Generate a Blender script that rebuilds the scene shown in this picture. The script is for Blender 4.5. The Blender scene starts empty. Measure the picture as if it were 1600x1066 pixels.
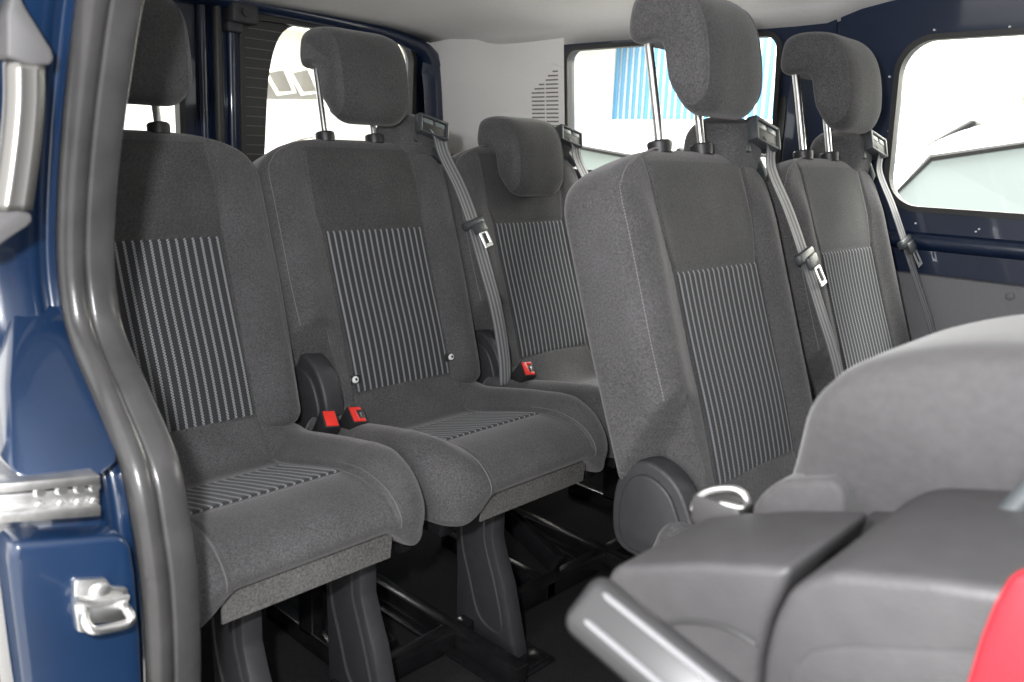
import bpy, bmesh, math, random
import numpy as np
from mathutils import Vector, Matrix
random.seed(4)
S = bpy.context.scene
C = S.collection

# ------------------------------------------------------------------ camera
CAM = np.array([1.563, -0.6133, 1.0286])
YAW, PITCH, ROLL, FPX = math.radians(133.482), math.radians(-12.769), math.radians(2.262), 1291.0
fw = np.array([math.cos(YAW)*math.cos(PITCH), math.sin(YAW)*math.cos(PITCH), math.sin(PITCH)])
rt = np.cross(fw, [0, 0, 1]); rt /= np.linalg.norm(rt); up = np.cross(rt, fw)
rt, up = math.cos(ROLL)*rt + math.sin(ROLL)*up, -math.sin(ROLL)*rt + math.cos(ROLL)*up
cam = bpy.data.cameras.new('camera'); camo = bpy.data.objects.new('camera', cam); C.objects.link(camo)
M = Matrix.Identity(4)
for i in range(3):
    M[i][0], M[i][1], M[i][2], M[i][3] = rt[i], up[i], -fw[i], CAM[i]
camo.matrix_world = M
cam.sensor_width = 22.3; cam.lens = FPX/1600*22.3
cam.clip_start = 0.02; cam.clip_end = 500
cam.dof.use_dof = True; cam.dof.focus_distance = 1.75; cam.dof.aperture_fstop = 3.4
S.camera = camo

# ------------------------------------------------------------------ light
W = bpy.data.worlds.new('World'); S.world = W; W.use_nodes = True
bg = W.node_tree.nodes['Background']; bg.inputs[0].default_value = (1.0, 0.99, 0.975, 1); bg.inputs[1].default_value = 2.1
fl = bpy.data.lights.new('camera_flash', 'POINT'); fl.energy = 49; fl.shadow_soft_size = 0.022; fl.color = (0.98, 0.985, 1.0)
flo = bpy.data.objects.new('camera_flash', fl); C.objects.link(flo)
flo.location = Vector(CAM + up*0.10 - rt*0.10 + fw*0.02)
for nm, loc, rot, sx, sy, en in (('yard_fill', (-1.0, 4.6, 5.2), (math.radians(28), 0, 0), 12, 3, 3200), ('canopy_fill', (-6.5, 3.5, 2.2), (0, math.radians(50), 0), 3, 8, 260)):  # fill lights added to brighten the outside, no known lamps there
    la = bpy.data.lights.new(nm, 'AREA'); la.shape = 'RECTANGLE'; la.size = sx; la.size_y = sy; la.energy = en; la.color = (1, 0.97, 0.92)
    lo = bpy.data.objects.new(nm, la); C.objects.link(lo); lo.location = loc; lo.rotation_euler = rot
S.view_settings.view_transform = 'Standard'; S.view_settings.look = 'None'
S.view_settings.exposure = 0.42; S.view_settings.gamma = 1; S.view_settings.use_curve_mapping = False

# ------------------------------------------------------------------ pixel -> point
def ray(px, py):
    v = np.array([(px-800)/FPX, -(py-533)/FPX, 1.0])
    return v[0]*rt + v[1]*up + v[2]*fw
def at(px, py, axis, val):
    d = ray(px, py); t = (val-CAM[axis])/d[axis]
    return CAM + t*d

# ------------------------------------------------------------------ materials
def mat(name, col, rough=0.6, metal=0.0, spec=0.5, sheen=0.0, coat=0.0, noise=0.0, nscale=300, bump=0.0, bscale=None, nl=None):
    m = bpy.data.materials.new(name); m.use_nodes = True
    nt = m.node_tree; p = nt.nodes['Principled BSDF']
    p.inputs['Base Color'].default_value = (*col, 1); p.inputs['Roughness'].default_value = rough
    p.inputs['Metallic'].default_value = metal; p.inputs['Specular IOR Level'].default_value = spec
    if sheen: p.inputs['Sheen Weight'].default_value = sheen; p.inputs['Sheen Roughness'].default_value = 0.5
    if coat: p.inputs['Coat Weight'].default_value = coat; p.inputs['Coat Roughness'].default_value = 0.06
    tc = nt.nodes.new('ShaderNodeTexCoord')
    if noise:
        n = nt.nodes.new('ShaderNodeTexNoise'); n.inputs['Scale'].default_value = nscale; n.inputs['Detail'].default_value = 3
        nt.links.new(tc.outputs['Object'], n.inputs['Vector'])
        n2 = nt.nodes.new('ShaderNodeTexNoise'); n2.inputs['Scale'].default_value = nl or 9; n2.inputs['Detail'].default_value = 2
        nt.links.new(tc.outputs['Object'], n2.inputs['Vector'])
        ad = nt.nodes.new('ShaderNodeMath'); ad.operation = 'MULTIPLY_ADD'; ad.inputs[1].default_value = 0.35
        nt.links.new(n2.outputs[0], ad.inputs[0]); nt.links.new(n.outputs[0], ad.inputs[2])
        r = nt.nodes.new('ShaderNodeMapRange'); r.inputs[1].default_value = 0.35; r.inputs[2].default_value = 1.0
        r.inputs[3].default_value = 1-noise; r.inputs[4].default_value = 1+noise
        nt.links.new(ad.outputs[0], r.inputs[0])
        mx = nt.nodes.new('ShaderNodeVectorMath'); mx.operation = 'SCALE'; mx.inputs[0].default_value = col
        nt.links.new(r.outputs[0], mx.inputs['Scale']); nt.links.new(mx.outputs[0], p.inputs['Base Color'])
    if bump:
        b = nt.nodes.new('ShaderNodeBump'); b.inputs['Strength'].default_value = bump; b.inputs['Distance'].default_value = 0.001
        n = nt.nodes.new('ShaderNodeTexNoise'); n.inputs['Scale'].default_value = bscale or nscale; n.inputs['Detail'].default_value = 2
        nt.links.new(tc.outputs['Object'], n.inputs['Vector']); nt.links.new(n.outputs[0], b.inputs['Height'])
        nt.links.new(b.outputs[0], p.inputs['Normal'])
    return m

def fabric(name, col, rib=0.0, tint=(1, 1, 1)):
    """woven cloth: crossed fine waves over the UV map (metres) broken by noise"""
    m = bpy.data.materials.new(name); m.use_nodes = True
    nt = m.node_tree; L = nt.links.new; N = nt.nodes.new; p = nt.nodes['Principled BSDF']
    p.inputs['Roughness'].default_value = 0.92; p.inputs['Specular IOR Level'].default_value = 0.15
    p.inputs['Sheen Weight'].default_value = 0.22; p.inputs['Sheen Roughness'].default_value = 0.45
    p.inputs['Sheen Tint'].default_value = (*tint, 1)
    uv = N('ShaderNodeTexCoord')
    nz = N('ShaderNodeTexNoise'); nz.inputs['Scale'].default_value = 330; nz.inputs['Detail'].default_value = 3; nz.inputs['Roughness'].default_value = 0.7
    L(uv.outputs['Object'], nz.inputs['Vector'])
    lg = N('ShaderNodeTexNoise'); lg.inputs['Scale'].default_value = 11; lg.inputs['Detail'].default_value = 3
    L(uv.outputs['Object'], lg.inputs['Vector'])
    sx = N('ShaderNodeSeparateXYZ'); L(uv.outputs['UV'], sx.inputs[0])
    def wave(out, per):
        a = N('ShaderNodeMath'); a.operation = 'MULTIPLY'; a.inputs[1].default_value = 2*math.pi/per; L(out, a.inputs[0])
        b = N('ShaderNodeMath'); b.operation = 'SINE'; L(a.outputs[0], b.inputs[0]); return b.outputs[0]
    w = N('ShaderNodeMath'); w.operation = 'MULTIPLY'; L(wave(sx.outputs[0], 0.0034), w.inputs[0]); L(wave(sx.outputs[1], 0.0034), w.inputs[1])
    s1 = N('ShaderNodeMath'); s1.operation = 'MULTIPLY_ADD'; s1.inputs[1].default_value = 0.16 + rib; s1.inputs[2].default_value = 1.0; L(w.outputs[0], s1.inputs[0])
    r = N('ShaderNodeMapRange'); r.inputs[1].default_value = 0.25; r.inputs[2].default_value = 0.75; r.inputs[3].default_value = 0.48; r.inputs[4].default_value = 1.52
    L(nz.outputs[0], r.inputs[0])
    r2 = N('ShaderNodeMapRange'); r2.inputs[1].default_value = 0.3; r2.inputs[2].default_value = 0.7; r2.inputs[3].default_value = 0.88; r2.inputs[4].default_value = 1.12
    L(lg.outputs[0], r2.inputs[0])
    m1 = N('ShaderNodeMath'); m1.operation = 'MULTIPLY'; L(s1.outputs[0], m1.inputs[0]); L(r.outputs[0], m1.inputs[1])
    m2 = N('ShaderNodeMath'); m2.operation = 'MULTIPLY'; L(m1.outputs[0], m2.inputs[0]); L(r2.outputs[0], m2.inputs[1])
    vs = N('ShaderNodeVectorMath'); vs.operation = 'SCALE'; vs.inputs[0].default_value = col; L(m2.outputs[0], vs.inputs['Scale'])
    L(vs.outputs[0], p.inputs['Base Color'])
    bp = N('ShaderNodeBump'); bp.inputs['Strength'].default_value = 0.35; bp.inputs['Distance'].default_value = 0.0008
    L(m1.outputs[0], bp.inputs['Height']); L(bp.outputs[0], p.inputs['Normal'])
    return m

def stripe_fabric(name, n, width):
    """dark cloth with n light dotted stripes across `width` metres of UV.x"""
    m = bpy.data.materials.new(name); m.use_nodes = True
    nt = m.node_tree; L = nt.links.new; N = nt.nodes.new; p = nt.nodes['Principled BSDF']
    p.inputs['Roughness'].default_value = 0.9; p.inputs['Specular IOR Level'].default_value = 0.15
    p.inputs['Sheen Weight'].default_value = 0.12
    uv = N('ShaderNodeTexCoord'); sx = N('ShaderNodeSeparateXYZ'); L(uv.outputs['UV'], sx.inputs[0])
    def mth(op, a, b=None, c=None):
        q = N('ShaderNodeMath'); q.operation = op
        for i, v in enumerate((a, b, c)):
            if v is None: continue
            if isinstance(v, (int, float)): q.inputs[i].default_value = v
            else: L(v, q.inputs[i])
        return q.outputs[0]
    fx = mth('FRACT', mth('MULTIPLY', sx.outputs[0], n/width))
    d = mth('ABSOLUTE', mth('SUBTRACT', fx, 0.5))
    side = mth('GREATER_THAN', fx, 0.5)
    line = mth('LESS_THAN', d, 0.155)
    # two plies of dashes, staggered like a twisted yarn
    dash = mth('FRACT', mth('ADD', mth('MULTIPLY', sx.outputs[1], 1/0.0052), mth('MULTIPLY', side, 0.5)))
    ply = mth('GREATER_THAN', dash, 0.42)
    nz = N('ShaderNodeTexNoise'); nz.inputs['Scale'].default_value = 500; L(uv.outputs['UV'], nz.inputs['Vector'])
    k = mth('MULTIPLY', line, mth('MULTIPLY_ADD', ply, 0.82, 0.18))
    base = mth('MULTIPLY_ADD', nz.outputs[0], 0.055, 0.012)
    # soft dark flank beside each stripe
    mix = N('ShaderNodeMix'); mix.data_type = 'RGBA'
    cr = N('ShaderNodeCombineColor'); L(base, cr.inputs[0]); L(base, cr.inputs[1]); L(mth('MULTIPLY', base, 1.05), cr.inputs[2])
    L(k, mix.inputs['Factor']); L(cr.outputs[0], mix.inputs[6]); mix.inputs[7].default_value = (0.29, 0.30, 0.32, 1)
    L(mix.outputs[2], p.inputs['Base Color'])
    bp = N('ShaderNodeBump'); bp.inputs['Strength'].default_value = 0.4; bp.inputs['Distance'].default_value = 0.0008
    L(k, bp.inputs['Height']); L(bp.outputs[0], p.inputs['Normal'])
    return m

def glass_mat(name, tint=(0.93, 0.96, 0.95)):
    m = bpy.data.materials.new(name); m.use_nodes = True; nt = m.node_tree; nt.nodes.clear()
    o = nt.nodes.new('ShaderNodeOutputMaterial'); t = nt.nodes.new('ShaderNodeBsdfTransparent'); t.inputs[0].default_value = (*tint, 1)
    g = nt.nodes.new('ShaderNodeBsdfGlossy'); g.inputs['Roughness'].default_value = 0.02
    f = nt.nodes.new('ShaderNodeFresnel'); f.inputs[0].default_value = 1.45
    x = nt.nodes.new('ShaderNodeMixShader'); nt.links.new(f.outputs[0], x.inputs[0]); nt.links.new(t.outputs[0], x.inputs[1]); nt.links.new(g.outputs[0], x.inputs[2])
    nt.links.new(x.outputs[0], o.inputs[0]); return m

MT = dict(
    cloth=fabric('seat_cloth', (0.078, 0.0765, 0.0785), 0.10, (1, .97, .98)),
    cloth_mid=fabric('centre_cloth', (0.059, 0.0585, 0.059), 0.04),
    stripe=stripe_fabric('striped_cloth', 17, 0.262),
    felt=mat('grey_felt', (0.125, 0.122, 0.118), 0.95, noise=0.6, nscale=260, bump=0.5, spec=0.1),
    plastic=mat('black_plastic', (0.022, 0.022, 0.024), 0.42, bump=0.25, bscale=900),
    plastic_dk=mat('charcoal_plastic', (0.036, 0.036, 0.04), 0.5, bump=0.35, bscale=700, noise=0.15, nscale=60),
    plastic_blue=mat('guide_plastic', (0.05, 0.056, 0.06), 0.38, bump=0.15, bscale=900),
    chrome=mat('chrome', (0.88, 0.88, 0.87), 0.30, 1.0),
    steel=mat('zinc_steel', (0.78, 0.78, 0.77), 0.38, 1.0, noise=0.2, nscale=60, bump=0.3, bscale=90),
    blackmetal=mat('black_metal', (0.010, 0.010, 0.011), 0.22, noise=0.5, nscale=40, bump=0.2, bscale=120),
    red=mat('red_plastic', (0.78, 0.035, 0.025), 0.35),
    redtag=mat('red_tag', (0.34, 0.006, 0.014), 0.5, noise=0.12, nscale=40),
    white=mat('white_plastic', (0.75, 0.75, 0.75), 0.4),
    web=None,
    blue=mat('blue_paint', (0.0055, 0.021, 0.060), 0.35, coat=1.0, noise=0.12, nscale=14),
    navy=mat('inner_blue_paint', (0.003, 0.012, 0.040), 0.4, coat=0.7, noise=0.15, nscale=14),
    liner=mat('headliner_cloth', (0.80, 0.785, 0.77), 0.95, noise=0.05, nscale=200, bump=0.3, bscale=600, spec=0.1),
    trim=mat('pale_trim', (0.90, 0.875, 0.85), 0.6, noise=0.03, nscale=200, bump=0.15, bscale=900),
    grey=mat('grey_trim', (0.145, 0.145, 0.155), 0.6, noise=0.06, nscale=150, bump=0.3, bscale=800),
    carpet=mat('black_carpet', (0.017, 0.017, 0.018), 0.9, noise=0.45, nscale=330, bump=0.6, spec=0.1, nl=4),
    rubber=mat('seal_rubber', (0.048, 0.047, 0.048), 0.27, noise=0.22, nscale=26, bump=0.15, bscale=300),
    gasket=mat('window_gasket', (0.03, 0.03, 0.03), 0.5),
    glass=glass_mat('window_glass'),
    thread=mat('thread', (0.22, 0.205, 0.20), 0.8),
    fold=mat('folded_cloth', (0.053, 0.0505, 0.052), 0.8, noise=0.16, nscale=120, sheen=0.15, bump=0.25, bscale=500),
    cover=mat('cover_plastic', (0.043, 0.0415, 0.043), 0.55, noise=0.14, nscale=45, bump=0.4, bscale=420),
    handle=mat('handle_metal', (0.21, 0.205, 0.195), 0.33, 0.85),
    handle_end=mat('handle_end_plastic', (0.075, 0.073, 0.075), 0.55),
)

def webbing():
    m = bpy.data.materials.new('belt_webbing'); m.use_nodes = True
    nt = m.node_tree; L = nt.links.new; N = nt.nodes.new; p = nt.nodes['Principled BSDF']
    p.inputs['Roughness'].default_value = 0.55; p.inputs['Sheen Weight'].default_value = 0.2
    uv = N('ShaderNodeTexCoord'); sx = N('ShaderNodeSeparateXYZ'); L(uv.outputs['UV'], sx.inputs[0])
    w = N('ShaderNodeTexWave'); w.inputs['Scale'].default_value = 1.0; w.bands_direction = 'X'
    mp = N('ShaderNodeMapping'); mp.inputs['Scale'].default_value = (1.25, 1, 1); L(uv.outputs['UV'], mp.inputs[0]); L(mp.outputs[0], w.inputs['Vector'])
    r = N('ShaderNodeValToRGB'); r.color_ramp.elements[0].color = (0.075, 0.075, 0.08, 1); r.color_ramp.elements[1].color = (0.27, 0.27, 0.28, 1)
    L(w.outputs[0], r.inputs[0]); L(r.outputs[0], p.inputs['Base Color'])
    n = N('ShaderNodeTexNoise'); n.inputs['Scale'].default_value = 900; L(uv.outputs['UV'], n.inputs['Vector'])
    b = N('ShaderNodeBump'); b.inputs['Strength'].default_value = 0.5; b.inputs['Distance'].default_value = 0.0008; L(n.outputs[0], b.inputs['Height']); L(b.outputs[0], p.inputs['Normal'])
    return m
MT['web'] = webbing()

# ------------------------------------------------------------------ mesh helpers
def mesh_obj(name, verts, faces, m, parent=None, uvs=None, smooth=True, mats=None, fm=None):
    me = bpy.data.meshes.new(name)
    me.from_pydata([tuple(map(float, v)) for v in verts], [], [tuple(int(i) for i in f) for f in faces])
    if uvs is not None:
        ul = me.uv_layers.new(name='UVMap'); li = np.empty(len(me.loops), dtype=np.int32); me.loops.foreach_get('vertex_index', li)
        ul.data.foreach_set('uv', np.asarray(uvs, dtype=np.float32)[li].ravel())
    for q in (mats or [m]): me.materials.append(q)
    if fm is not None: me.polygons.foreach_set('material_index', np.asarray(fm, dtype=np.int32))
    if smooth: me.polygons.foreach_set('use_smooth', np.ones(len(me.polygons), dtype=bool))
    bm = bmesh.new(); bm.from_mesh(me); bmesh.ops.recalc_face_normals(bm, faces=bm.faces); bm.to_mesh(me); bm.free()
    o = bpy.data.objects.new(name, me); C.objects.link(o)
    if parent: o.parent = parent
    return o
def bm_obj(name, bm, m, parent=None, smooth=True, angle=35):
    bmesh.ops.recalc_face_normals(bm, faces=bm.faces)
    me = bpy.data.meshes.new(name); bm.to_mesh(me); bm.free(); me.materials.append(m)
    if smooth:
        me.polygons.foreach_set('use_smooth', np.ones(len(me.polygons), dtype=bool))
        me.set_sharp_from_angle(angle=math.radians(angle))
    o = bpy.data.objects.new(name, me); C.objects.link(o)
    if parent: o.parent = parent
    return o
def empty(name, loc=(0, 0, 0), label=None, cat=None, group=None):
    o = bpy.data.objects.new(name, None); o.empty_display_size = 0.05; C.objects.link(o); o.location = loc
    if label: o['label'] = label; o['category'] = cat
    if group: o['group'] = group
    return o
def rbox(bm, c, s, bev=0.004, rot=None, seg=2):
    """rounded box added to bm"""
    b = bmesh.new(); bmesh.ops.create_cube(b, size=1)
    for v in b.verts: v.co = Vector((v.co.x*s[0], v.co.y*s[1], v.co.z*s[2]))
    if bev: bmesh.ops.bevel(b, geom=list(b.edges), offset=bev, segments=seg, profile=0.5, affect='EDGES')
    if rot is not None: bmesh.ops.rotate(b, verts=b.verts, matrix=rot)
    for v in b.verts: v.co += Vector(c)
    me = bpy.data.meshes.new('t'); b.to_mesh(me); b.free(); bm.from_mesh(me); bpy.data.meshes.remove(me)
def box_obj(name, c, s, m, parent=None, bev=0.004, rot=None, seg=2):
    bm = bmesh.new(); rbox(bm, c, s, bev, rot, seg); return bm_obj(name, bm, m, parent)
def prism(bm, pts, vec, bev=0.0, seg=3):
    """closed polygon extruded by vec, all edges bevelled"""
    b = bmesh.new(); vs = [b.verts.new(Vector(p)) for p in pts]; f = b.faces.new(vs)
    r = bmesh.ops.extrude_face_region(b, geom=[f])
    for v in [g for g in r['geom'] if isinstance(g, bmesh.types.BMVert)]: v.co += Vector(vec)
    bmesh.ops.recalc_face_normals(b, faces=b.faces)
    if bev: bmesh.ops.bevel(b, geom=list(b.edges), offset=bev, segments=seg, profile=0.5, affect='EDGES', clamp_overlap=True)
    me = bpy.data.meshes.new('t'); b.to_mesh(me); b.free(); bm.from_mesh(me); bpy.data.meshes.remove(me)
def prism_obj(name, pts, vec, m, parent=None, bev=0.0, seg=3):
    bm = bmesh.new(); prism(bm, pts, vec, bev, seg); return bm_obj(name, bm, m, parent)
def spline(pts, n, closed=False):
    P = np.asarray(pts, float); k = len(P)
    def g(i): return P[i % k] if closed else P[min(max(i, 0), k-1)]
    out = []
    for i in range(k if closed else k-1):
        a, b, c, d = g(i-1), g(i), g(i+1), g(i+2)
        for t in np.linspace(0, 1, 24, endpoint=False):
            out.append(0.5*((2*b)+(-a+c)*t+(2*a-5*b+4*c-d)*t*t+(-a+3*b-3*c+d)*t**3))
    out.append(P[0] if closed else P[-1]); out = np.array(out)
    s = np.r_[0, np.cumsum(np.linalg.norm(np.diff(out, axis=0), axis=1))]
    q = np.linspace(0, s[-1], n, endpoint=not closed)
    return np.stack([np.interp(q, s, out[:, j]) for j in range(out.shape[1])], 1)
def tube(bm, pts, r, n=10, cap=True):
    P = np.asarray(pts, float); rings = []; a = None
    for i, p in enumerate(P):
        t = P[min(i+1, len(P)-1)]-P[max(i-1, 0)]; t /= np.linalg.norm(t)+1e-12
        a = np.cross(t, [0, 0, 1] if abs(t[2]) < 0.9 else [1, 0, 0]) if a is None else a-t*(a @ t)
        a /= np.linalg.norm(a); b = np.cross(t, a)
        rr = r[i] if hasattr(r, '__len__') else r
        rings.append([bm.verts.new(Vector(p+rr*(math.cos(k*2*math.pi/n)*a+math.sin(k*2*math.pi/n)*b))) for k in range(n)])
    for A, B in zip(rings, rings[1:]):
        for k in range(n): bm.faces.new((A[k], A[(k+1) % n], B[(k+1) % n], B[k]))
    if cap: bm.faces.new(rings[0]); bm.faces.new(rings[-1])
def tube_obj(name, pts, r, m, parent=None, n=10):
    bm = bmesh.new(); tube(bm, pts, r, n); return bm_obj(name, bm, m, parent)
def grid_faces(nr, nc, wrap=False):
    f = []
    for i in range(nr-1):
        for j in range(nc if wrap else nc-1):
            k = (j+1) % nc; f.append((i*nc+j, i*nc+k, (i+1)*nc+k, (i+1)*nc+j))
    return f
def sm(x): x = np.clip(x, 0, 1); return x*x*(3-2*x)

# ------------------------------------------------------------------ seat parts (seat frame: x forward, y to the far side, z up)
B0 = np.array([0.2119, 0, 0.50]); U = np.array([-0.3185, 0, 0.948]); NN = np.array([0.948, 0, 0.3185])
HT = 0.586
def front(y, h):
    """front surface of the backrest: bolsters proud of the hollow centre, seams sunk in"""
    a = np.abs(y)
    bol = 0.017*np.exp(-((a-0.192)/0.036)**2)*sm((h+0.03)/0.1)*sm((0.56-h)/0.12)
    cen = -0.004*np.exp(-(y/0.09)**2)*sm((0.5-h)/0.2) + 0.006*np.exp(-((h-0.13)/0.1)**2)*np.exp(-(y/0.16)**2)
    inner = 0.133 + 0.014*sm((h-0.36)/0.1)
    gro = -0.0045*np.exp(-((a-inner)/0.0035)**2)*sm((0.57-h)/0.02)
    gro2 = -0.0025*np.exp(-((h-0.380)/0.003)**2)*(a < 0.133)
    gro3 = -0.002*np.exp(-((a-0.226)/0.003)**2)
    return bol+cen+gro+gro2+gro3
def half_w(h):
    w = 0.2455 - 0.010*sm((0.30-h)/0.3)
    t = np.clip((h-(HT-0.105))/0.105, 0, 1); w = w*np.power(np.clip(1-t**2.5, 0, 1), 1/2.5)
    b = np.clip((0.035-h)/0.055, 0, 1); return w*np.power(np.clip(1-0.9*b**3, 0, 1), 1/3)
def notch(P):
    y, h, n = P[:, 0], P[:, 1], P[:, 2]
    f = sm((0.185+0.95*n-h)/0.022)
    tgt = np.maximum(y, -0.160-0.012*sm((h-0.05)/0.1))
    P[:, 2] = n-np.where((y < -0.135) & (n > -0.03), f*0.016*np.exp(-((np.abs(y)-0.192)/0.036)**2), 0)
    P[:, 0] = np.where(y < -0.14, y*(1-f)+tgt*f, y); return P
def build_backrest(name, parent):
    nr, nc = 150, 200
    tt = np.linspace(0, 1, nr); hs = -0.02 + (HT+0.02)*(0.5-0.5*np.cos(np.pi*(0.04+0.96*tt)))/(0.5-0.5*np.cos(np.pi)); hs[-1] = HT-1e-4
    hs = np.concatenate([np.linspace(-0.02, 0.02, 14), np.linspace(0.024, HT-0.06, nr-44), HT-0.06*(1-np.linspace(0, 1, 31)[1:])**1.6]); nr = len(hs); hs[-1] = HT-2e-5
    V = []; UVs = []
    for h in hs:
        w = max(float(half_w(h)), 0.004)
        th = 0.122; k = 1.0
        if h > HT-0.05: k = math.sqrt(max(1-((h-(HT-0.05))/0.05)**2, 0.0016))
        if h < 0.02: k = math.sqrt(max(1-((0.02-h)/0.041)**2, 0.02))
        md = 0.042 if h > 0.3 else th/2
        f0 = -md*(1-k); r0 = -md-(th-md)*k
        rf, rb = min(0.024, w*0.9, th*k*0.45), min(0.034, w*0.9, th*k*0.45)
        pl = []
        def arc(cy, cn, r, a0, a1): 
            for a in np.linspace(a0, a1, 10): pl.append((cy+r*math.cos(a), cn+r*math.sin(a)))
        arc(w-rb, r0+rb, rb, -math.pi/2, 0); arc(w-rf, f0-rf, rf, 0, math.pi/2)
        arc(-w+rf, f0-rf, rf, math.pi/2, math.pi); arc(-w+rb, r0+rb, rb, math.pi, 1.5*math.pi)
        pl.append(pl[0]); pl = np.array(pl); s = np.r_[0, np.cumsum(np.linalg.norm(np.diff(pl, axis=0), axis=1))]
        # most columns across the front
        ia, ib = s[19], s[20]; q0 = np.linspace(0, ia, 40, endpoint=False); q1 = np.linspace(ia, ib, 110, endpoint=False); q2 = np.linspace(ib, s[-1], nc-150, endpoint=False)
        q = np.r_[q0, q1, q2]
        y = np.interp(q, s, pl[:, 0]); n = np.interp(q, s, pl[:, 1])
        wt = sm((n-(f0-0.03))/0.03)
        n = n + wt*front(y, h)*k
        P = notch(np.stack([y, np.full_like(y, h), n], 1))
        V.append(P); UVs.append(np.stack([q, np.full_like(q, h)], 1))
    P = np.concatenate(V); UVs = np.concatenate(UVs)
    X = B0 + P[:, 1:2]*U + P[:, 2:3]*NN; X[:, 1] = P[:, 0]
    F = grid_faces(nr, nc, True); F.append(tuple(range(nc))); F.append(tuple((nr-1)*nc+j for j in range(nc)))
    yc = P[:, 0]; hc = P[:, 1]; nf = P[:, 2]
    fm = [1 if (abs(yc[f[0]]) < 0.137 and nf[f[0]] > -0.05 and hc[f[0]] < HT-0.03) else 0 for f in F]
    return mesh_obj(name, X, F, None, parent, UVs, mats=[MT['cloth'], MT['cloth_mid']], fm=fm)
def build_back_panel(name, parent):
    ys = np.linspace(-0.131, 0.131, 70); hs = np.linspace(0.028, 0.377, 80); V = []; UVs = []
    for h in hs:
        e = np.minimum(np.minimum(ys+0.131, 0.131-ys), min(h-0.028, 0.377-h)); n = front(ys, h)+0.0022*sm(e/0.006)-0.0006
        kb = 0.0
        if h < 0.045: kb = 0.018*((0.045-h)/0.017)**2*0.25
        V.append(B0 + h*U + (n-kb)[:, None]*NN + np.stack([0*ys, ys, 0*ys], 1)); UVs.append(np.stack([ys+0.131, np.full_like(ys, h)], 1))
    return mesh_obj(name, np.concatenate(V), grid_faces(len(hs), len(ys)), MT['stripe'], parent, np.concatenate(UVs))
def build_stitch(name, parent):
    bm = bmesh.new()
    hs = np.concatenate([np.linspace(0.19, 0.43, 60), np.linspace(0.434, 0.578, 60)])
    def pt(h, off=0.0):
        w = float(half_w(h)); y = -(w-0.013-off); return B0+h*U+(front(np.array([y]), h)[0]-0.0045)*NN+np.array([0, y, 0])
    for off in (0.0, 0.006):
        P = np.array([pt(h, off) for h in hs]); s = np.r_[0, np.cumsum(np.linalg.norm(np.diff(P, axis=0), axis=1))]; q = 0
        while q < s[-1]-0.004:
            a = [np.interp(q, s, P[:, j]) for j in range(3)]; b = [np.interp(q+0.0034, s, P[:, j]) for j in range(3)]
            tube(bm, [np.array(a)+NN*0.0012, np.array(b)+NN*0.0012], 0.0008, 4); q += 0.0052
    o = bm_obj(name, bm, MT['thread'], parent); o['kind'] = 'stuff'; return o
# cushion ---------------------------------------------------------
PC = [(0.15, 0.415), (0.150, 0.50), (0.172, 0.545), (0.198, 0.535), (0.226, 0.487), (0.255, 0.459), (0.30, 0.462), (0.38, 0.482), (0.44, 0.496), (0.475, 0.5035), (0.53, 0.506), (0.585, 0.494), (0.616, 0.468), (0.612, 0.446), (0.585, 0.437), (0.45, 0.425), (0.3, 0.415)]
PB = [(0.15, 0.40), (0.150, 0.46), (0.172, 0.495), (0.198, 0.500), (0.226, 0.498), (0.255, 0.500), (0.30, 0.508), (0.38, 0.522), (0.44, 0.530), (0.475, 0.534), (0.53, 0.532), (0.590, 0.508), (0.622, 0.465), (0.622, 0.425), (0.598, 0.392), (0.45, 0.385), (0.3, 0.385)]
def resamp(pts, n=24):
    P = np.asarray(pts, float); k = len(P); out = []
    for i in range(k):
        a, b, c, d = P[i-1], P[i], P[(i+1) % k], P[(i+2) % k]
        for t in np.linspace(0, 1, n, endpoint=False):
            out.append(0.5*((2*b)+(-a+c)*t+(2*a-5*b+4*c-d)*t*t+(-a+3*b-3*c+d)*t**3))
    return np.array(out)
RC, RB_ = resamp(PC, 10), resamp(PB, 10)
def cush_loop(y):
    a = abs(y); f = float(sm((a-0.120)/0.075)); L = RC*(1-f)+RB_*f
    g = 0.0055*math.exp(-((a-0.138)/0.0035)**2)
    ctr = np.array([0.40, 0.455]); top = L[:, 1] > 0.45
    L = L.copy(); L[top, 1] -= g
    x = L[:, 0]; L[:, 1] -= np.where(top & (a < 0.13), 0.0028*np.exp(-((x-0.4775)/0.003)**2), 0)
    frn = sm((L[:, 0]-0.40)/0.22); L[:, 0] -= frn*0.050*max((a-0.14)/0.098, 0)**2.2
    W = 0.238; r = 0.04
    if a > W-r:
        t = min((a-(W-r))/r, 0.999); ins = r*0.8*(1-math.sqrt(1-t*t))
        T = np.roll(L, -1, 0)-np.roll(L, 1, 0); T /= np.linalg.norm(T, axis=1)[:, None]+1e-9
        nrm = np.stack([T[:, 1], -T[:, 0]], 1)
        if ((nrm*(ctr-L)).sum()) < 0: nrm = -nrm
        L = L+nrm*ins
    return L
def build_cushion(name, parent):
    ys = np.r_[-0.2379, np.linspace(-0.236, -0.2, 14), np.linspace(-0.196, -0.10, 34), np.linspace(-0.09, 0.09, 10), np.linspace(0.10, 0.196, 34), np.linspace(0.2, 0.236, 14), 0.2379]
    V = []; UVs = []
    for y in ys:
        L = cush_loop(y); V.append(np.stack([L[:, 0], np.full(len(L), y), L[:, 1]], 1))
        s = np.r_[0, np.cumsum(np.linalg.norm(np.diff(L, axis=0), axis=1))]; UVs.append(np.stack([np.full(len(L), y), s], 1))
    n = len(RC); F = grid_faces(len(ys), n, True); F.append(tuple(range(n))); F.append(tuple((len(ys)-1)*n+j for j in range(n)))
    return mesh_obj(name, np.concatenate(V), F, MT['cloth'], parent, np.concatenate(UVs))
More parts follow.
